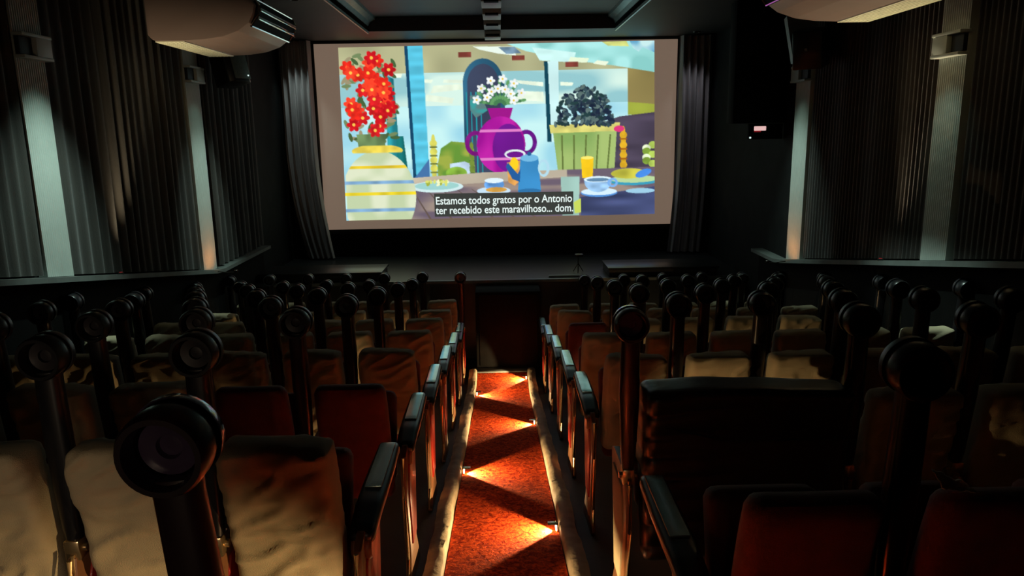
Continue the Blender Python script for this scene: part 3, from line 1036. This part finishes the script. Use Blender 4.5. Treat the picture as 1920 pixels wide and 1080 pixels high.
def step_light(s, y, label):
    z = floor_z(y)
    t = thing('step_light', (s * (CW + .002), y, z + .0215), label, 'lamp', 'step lights at the carpet edge')
    MB().box((min(-s * .004, -s * .014), -.022, 0), (max(-s * .004, -s * .014), .022, .036), .003).build('housing', 'brass', t)
    MB().box((min(-s * .004, -s * .058), -.018, .034), (max(-s * .004, -s * .058), .018, .038), .0015).build('hood', 'brass', t)  # hood added to cut off the beam's upward light
    MB().box((min(-s * .013, -s * .018), -.026, .006), (max(-s * .013, -s * .018), .026, .034), .002).build('lens', 'lens', t)
    lamp('step_beam', 'SPOT', (-s * .020, 0, .022), AISLE_W, (1.0, .66, .30), parent=t, aim=(-s, 0, -.10),
         spot_size=math.radians(112), spot_blend=.22, shadow_soft_size=.004)
    return t


LBL = {
    (1, 3.48): 'step light nearest the bottom of the picture on the right edge of the carpet',
    (-1, 4.51): 'brightest near step light on the left edge of the carpet',
    (1, 5.87): 'middle step light on the right edge of the carpet',
    (-1, 7.20): 'far step light on the left edge of the carpet',
    (1, 7.75): 'farthest step light on the right edge of the carpet, near the stage',
    (-1, 2.35): 'step light on the left of the carpet just below the picture, beside the nearest seats',
    (1, 1.15): 'step light on the right of the carpet beneath the viewer',
}
for (s, y), lab in LBL.items():
    step_light(s, y, lab)

# ------------------------------------------------------------------ seats
def shear(z):
    return .12 * (.95 - z) / .55


def mesh_backrest(w_):
    def fn(p):
        k = max(0, (p.z - .75) / .2)
        p.x *= 1 - .05 * k * k
        p.y += shear(p.z) - .010 * math.cos(p.x / w_ * PI)
        return p
    return MB().roundbox((w_ - .105, .085, .55), .035, (14, 4, 18), fn, (0, .045, .655))


def mesh_cover(w_, seed, drop=0.0):
    z0, z1 = .38 + drop, .948
    def fn(p):
        k = max(0, (p.z - .78) / .2)
        p.x *= 1 - .05 * k * k
        q = Vector((p.x * 5, p.z * 4, seed * 3.7))
        n1 = noise.noise(q)
        n2 = noise.noise(Vector((p.x * 3 + p.z * 9, p.z * 16 - p.x * 8, seed * 1.3)))
        f = 1 - abs(n2) * 3.2
        fold = max(0, f) * .015
        edge = max(0, (.56 - p.z) / .2)
        nrm = 1 if p.y > .045 else -1
        p.y += shear(p.z) + nrm * (.004 + n1 * .010 + fold) + (-.012 * edge if nrm < 0 else .012 * edge)
        p.x += .003 * n1 + .005 * edge * (1 if p.x > 0 else -1)
        p.z += .010 * noise.noise(Vector((p.x * 6, seed, 2))) * (1 if (p.z > .93 or p.z < z0 + .03) else 0)
        return p
    return MB().roundbox((w_ - .095, .110, z1 - z0), .036, (34, 6, 44), fn, (0, .045, (z0 + z1) / 2))


def mesh_cushion(w_):
    a = math.radians(17)
    def fn(p):
        y, z = p.y - .0, p.z
        p.y = .30 + y * math.cos(a) + z * math.sin(a)
        p.z = .60 - y * math.sin(a) + z * math.cos(a)
        return p
    return MB().roundbox((w_ - .115, .10, .40), .035, (12, 5, 14), fn, (0, 0, 0))


def mesh_side():
    # outline in (y,z) of the end standard
    pts = [(.07, .60), (.05, .42), (.10, .12), (.06, .0), (.07, -.015), (.40, -.072), (.40, -.045), (.30, .12), (.36, .40), (.40, .60), (.34, .625), (.13, .625)]
    return MB().prism(pts, 'x', -.012, .012, .003)


def build_proto(w_, s):
    """s: which x side is the aisle side of the seat (+1 or -1)"""
    P = {}
    P['backrest'] = mesh_backrest(w_).build('backrest', 'velvet')
    for k in range(4):
        P[f'cover{k}'] = mesh_cover(w_, 1.0 + k * 2.1 + w_, (0, .05, .0, .03)[k]).build('slipcover', 'cover', smooth=180)
    P['cushion'] = mesh_cushion(w_).build('seat_cushion', 'velvet')
    xs = s * (w_ / 2 + .005)
    sp = mesh_side().build('side_frame', 'wood')
    sp.location.x = xs
    P['side'] = sp
    panel = MB().prism([(.12, .52), (.10, .42), (.14, .16), (.27, .16), (.31, .40), (.34, .56), (.14, .56)], 'x', -.006, .006, .003).build('inset_panel', 'redpanel')
    panel.location.x = s * .013
    P['panel'] = panel
    e = MB()
    e.tube([(0, .056, .60), (0, .036, .42), (0, .086, .12), (0, .05, .012)], .007, 8)
    e.tube([(0, .41, .58), (0, .372, .40), (0, .312, .13), (0, .37, -.02)], .007, 8)
    et = e.build('edge_trim', 'brass')
    P['trim'] = et
    # plain lowered armrest
    ar = MB()
    def fa(p):
        u = (p.y + .30) / .60
        p.z += .008 + .004 * u - .05 * max(0, .25 - u) ** 1.0 * 1.6
        p.x *= 1 + .12 * math.sin(PI * min(1, u * 1.1))
        return p
    ar.roundbox((.078, .60, .050), .020, (6, 26, 5), fa)
    ao = ar.build('armrest', 'arm', smooth=60)
    ao.location = (xs, .43, .615)
    P['arm'] = ao
    pd = MB()
    def fp(p):
        u = (p.y + .30) / .60
        p.z += .008 + .004 * u
        return p
    pd.roundbox((.056, .34, .012), .005, (4, 16, 2), fp, (0, .10, .026))
    pdo = pd.build('arm_highlight_pad', 'pad', smooth=60)
    P['pad'] = pdo
    pv = MB()
    pv.lathe([(0, -.030), (.036, -.030), (.042, -.022), (.042, .022), (.036, .030), (0, .030)], Matrix.Translation((0, -.27, -.045)) @ Matrix.Rotation(PI / 2, 4, 'Y'), n=20)
    pv.prism([(-.30, -.02), (-.05, .0), (.12, .01), (-.02, -.03), (-.14, -.08), (-.22, -.09), (-.28, -.075)], 'x', -.018, .018, .004)
    P['pivot'] = pv.build('arm_bracket', 'wood')
    # raised armrest with the round cup holder at its free end, bore facing backwards
    ra = MB()
    secs = [(0, .020, .022), (.05, .026, .024), (.16, .031, .026), (.28, .036, .027), (.40, .034, .027), (.48, .033, .026), (.51, .035, .026)]
    b = bmesh.new()
    rings = []
    for (z, hx, hy) in secs:
        rings.append([b.verts.new((hx * (abs(math.cos(a)) ** .7) * (1 if math.cos(a) > 0 else -1),
                                   hy * (abs(math.sin(a)) ** .7) * (1 if math.sin(a) > 0 else -1), z)) for a in [2 * PI * k / 20 for k in range(20)]])
    for A_, B_ in zip(rings, rings[1:]):
        for k in range(20):
            b.faces.new((A_[k], A_[(k + 1) % 20], B_[(k + 1) % 20], B_[k]))
    b.faces.new(rings[0][::-1]); b.faces.new(rings[-1])
    ra.merge(b)
    ra.lathe([(0, .032), (.048, .032), (.056, .024), (.060, .0), (.060, -.032), (.056, -.040), (.048, -.040), (.046, -.030), (.042, .012), (0, .014)],
             Matrix.Translation((0, 0, .55)) @ Matrix.Rotation(PI / 2, 4, 'X') @ Matrix.Scale(-1, 4, (0, 0, 1)), n=36)
    rao = ra.build('raised_armrest', 'armred', smooth=50)
    rao.location = (xs, .10, .64)
    rao.rotation_euler = (math.radians(4), 0, 0)
    P['raised'] = rao
    cp = MB()
    cp.lathe([(.044, -.034), (.049, -.044), (.056, -.044), (.061, -.036), (.062, -.020), (.059, -.020)], Matrix.Translation((0, 0, .55)) @ Matrix.Rotation(-PI / 2, 4, 'X') @ Matrix.Scale(-1, 4, (0, 0, 1)), n=36)
    cp.lathe([(0, -.002), (.016, -.004), (.018, .004), (.040, .006), (.043, -.030)], Matrix.Translation((0, 0, .55)) @ Matrix.Rotation(-PI / 2, 4, 'X') @ Matrix.Scale(-1, 4, (0, 0, 1)), n=36)
    P['cup'] = cp.build('cup_holder', 'cup', smooth=50)
    rk = P['raised'].copy()
    rk.data = P['raised'].data.copy()
    rk.data.materials[0] = MAT['arm']  # inner raised arms darkened so they read as unlit
    COL.objects.link(rk)
    P['raisedk'] = rk
    cd_ = P['cup'].copy()
    cd_.data = P['cup'].data.copy()
    cd_.data.materials[0] = MAT['cup_shaded']
    COL.objects.link(cd_)
    P['cupd'] = cd_
    hg = MB()
    hg.box((-.022, -.028, -.050), (.022, .028, .012), .006)
    hg.tube([(-.032, 0, -.02), (.032, 0, -.02)], .012, 12)
    hg.tube([(0, -.03, -.03), (0, -.034, -.16)], .006, 8)
    P['hinge'] = hg.build('hinge', 'brass')
    for o in P.values():
        COL.objects.unlink(o)
    P['off'] = s * .006
    return P


def add(P, key, parent, name=None, loc=None):
    c = P[key].copy()
    if key in ('backrest', 'cushion') or key.startswith('cover'):
        c.location.x += P['off']
    COL.objects.link(c)
    c.parent = parent
    if loc is not None:
        c.location = loc
    return c


ORD = {1: 'first', 2: 'second', 3: 'third', 4: 'fourth', 5: 'fifth', 6: 'sixth', 7: 'seventh', 8: 'eighth'}
SEATPOS = ['on the aisle', 'second from the aisle', 'third from the aisle', 'fourth from the aisle', 'fifth from the aisle', 'by the wall']


def seat_row(P, s, w_, y, row_from_front, side, n, covers, raised_aisle, x_in=.455):
    for i in range(n):
        xc = s * (x_in + w_ * (i + .5))
        z = floor_z(y + .2) + .033 if y < YK - .2 else FRONT_Z
        cov = covers[i]
        hid = side == 'right' and row_from_front == 6 and i < 2
        look = 'under a black jacket' if hid else 'with beige slipcover' if cov is not None else 'with bare dark red back'
        lab = f'{side} block chair {look}, {ORD[row_from_front]} row from stage, {SEATPOS[i]}'
        t = thing('folding_cinema_chair', (xc, y, z), lab, 'chair', f'cinema chairs of the {side} block')
        bb = add(P, 'backrest', t)
        if cov is not None:
            add(P, f'cover{cov}', t)
        add(P, 'cushion', t)
        sd = add(P, 'side', t)
        pn = add(P, 'panel', sd)
        if hid and i == 0:
            pn.data = pn.data.copy()
            pn.data.materials[0] = MAT['cover']
            pn['label'] = 'beige inset panel'
        add(P, 'trim', sd)
        if (i == 0 and not raised_aisle) or (hid and i == 1):
            a = add(P, 'arm', t)
            add(P, 'pad', a)
            add(P, 'pivot', a)
        else:
            a = add(P, 'raised' if i == 0 else 'raisedk', t)
            a.rotation_euler = (math.radians(random.uniform(1, 6)), math.radians(-3.0 if (side == 'left' and row_from_front == 8) else 0), 0)
            add(P, 'cup' if i == 0 else 'cupd', a)
            add(P, 'hinge', a)
        if i == n - 1:
            sd = add(P, 'side', t)
            sd.location.x *= -1
            a = add(P, 'raisedk', t)
            a.location.x *= -1
            add(P, 'cupd', a)


LW, RW = .40, .40
PL = build_proto(LW, +1)
PR = build_proto(RW, -1)
left_y = [0.87, 1.84, 2.82, 3.79, 4.77, 5.74, 6.72, 7.60]
right_y = [1.37, 2.40, 3.38, 4.35, 5.33, 6.30, 7.28]
for k, y in enumerate(left_y):
    n = 1 if k == 0 else 6
    cov = [random.randrange(4) for _ in range(6)]
    if k == 1:
        cov = [0, 1, 2, 3, 1, 2]
    if k == 2:
        cov[0] = None; cov[1] = None
    seat_row(PL, -1, LW, y, len(left_y) - k, 'left', n, cov, k in (0, 7), .425)
for k, y in enumerate(right_y):
    cov = [random.randrange(4) for _ in range(6)]
    if k == 0:
        cov = [None] * 3 + cov[3:]
    if k == 1:
        cov[0] = None; cov[1] = None
    if k == 4:
        cov[0] = None
    seat_row(PR, 1, RW, y, len(right_y) - k, 'right', 6, cov, k == 1, .455)

# ------------------------------------------------------------------ black quilted jacket over the near right seat
yj = 2.40
zj = floor_z(yj + .2) + .033
t = thing('quilted_jacket', (.8528, yj, zj), 'black quilted jacket draped over two near right chairs beside the raised armrest', 'jacket')
def fj(p):
    seg = .085
    ph = (p.z - .10 * p.x + .03 * noise.noise(Vector((p.x * 3, 0, 1)))) / seg
    left = max(0, min(1, (.0 - p.x) / .3))
    bulge = abs(math.sin(PI * ph)) ** .5 * .014 * left
    nrm = 1 if p.y > .045 else -1
    if nrm > 0:
        p.z = max(p.z, .66)
    if p.z > .80:
        p.z -= .022 * (p.x / .36 + .6) ** 2 * .5 + .01 * noise.noise(Vector((p.x * 5, 3, 1)))
    p.y += shear(p.z if nrm > 0 else max(p.z, .78)) + nrm * (bulge + .008 * noise.noise(Vector((p.x * 6, p.z * 5, 4))))
    p.x += (1 if p.x > 0 else -1) * bulge * .3
    return p
MB().roundbox((.718, .165, .66), .03, (44, 8, 80), fj, (0, .045, .66), open_bottom=True).build('jacket_body', 'jacket', t, smooth=180)
MB().tube([(-.34, -.026, .86), (-.25, -.030, .84), (-.12, -.030, .81)], .004, 6).build('seam_piping', 'jacket', t)

# crumpled scrap of paper on the top of the red seat back at the lower right
ys = 1.37
t_z = floor_z(ys + .2) + .033 + .932
def fpap(u, v):
    x = -.035 + .07 * u
    y = -.02 + .045 * v
    return Vector((x, y, .010 + .022 * (1 - u) * (.5 + v) + .010 * noise.noise(Vector((u * 5, v * 5, 2)))))
o = MB().grid(12, 8, fpap).build('paper_scrap', 'paper', smooth=180, solid=.002)
o.location = (.93, ys + .03, t_z)
tag(o, 'small crumpled pale paper lying on the red seat back at the lower right', 'paper')
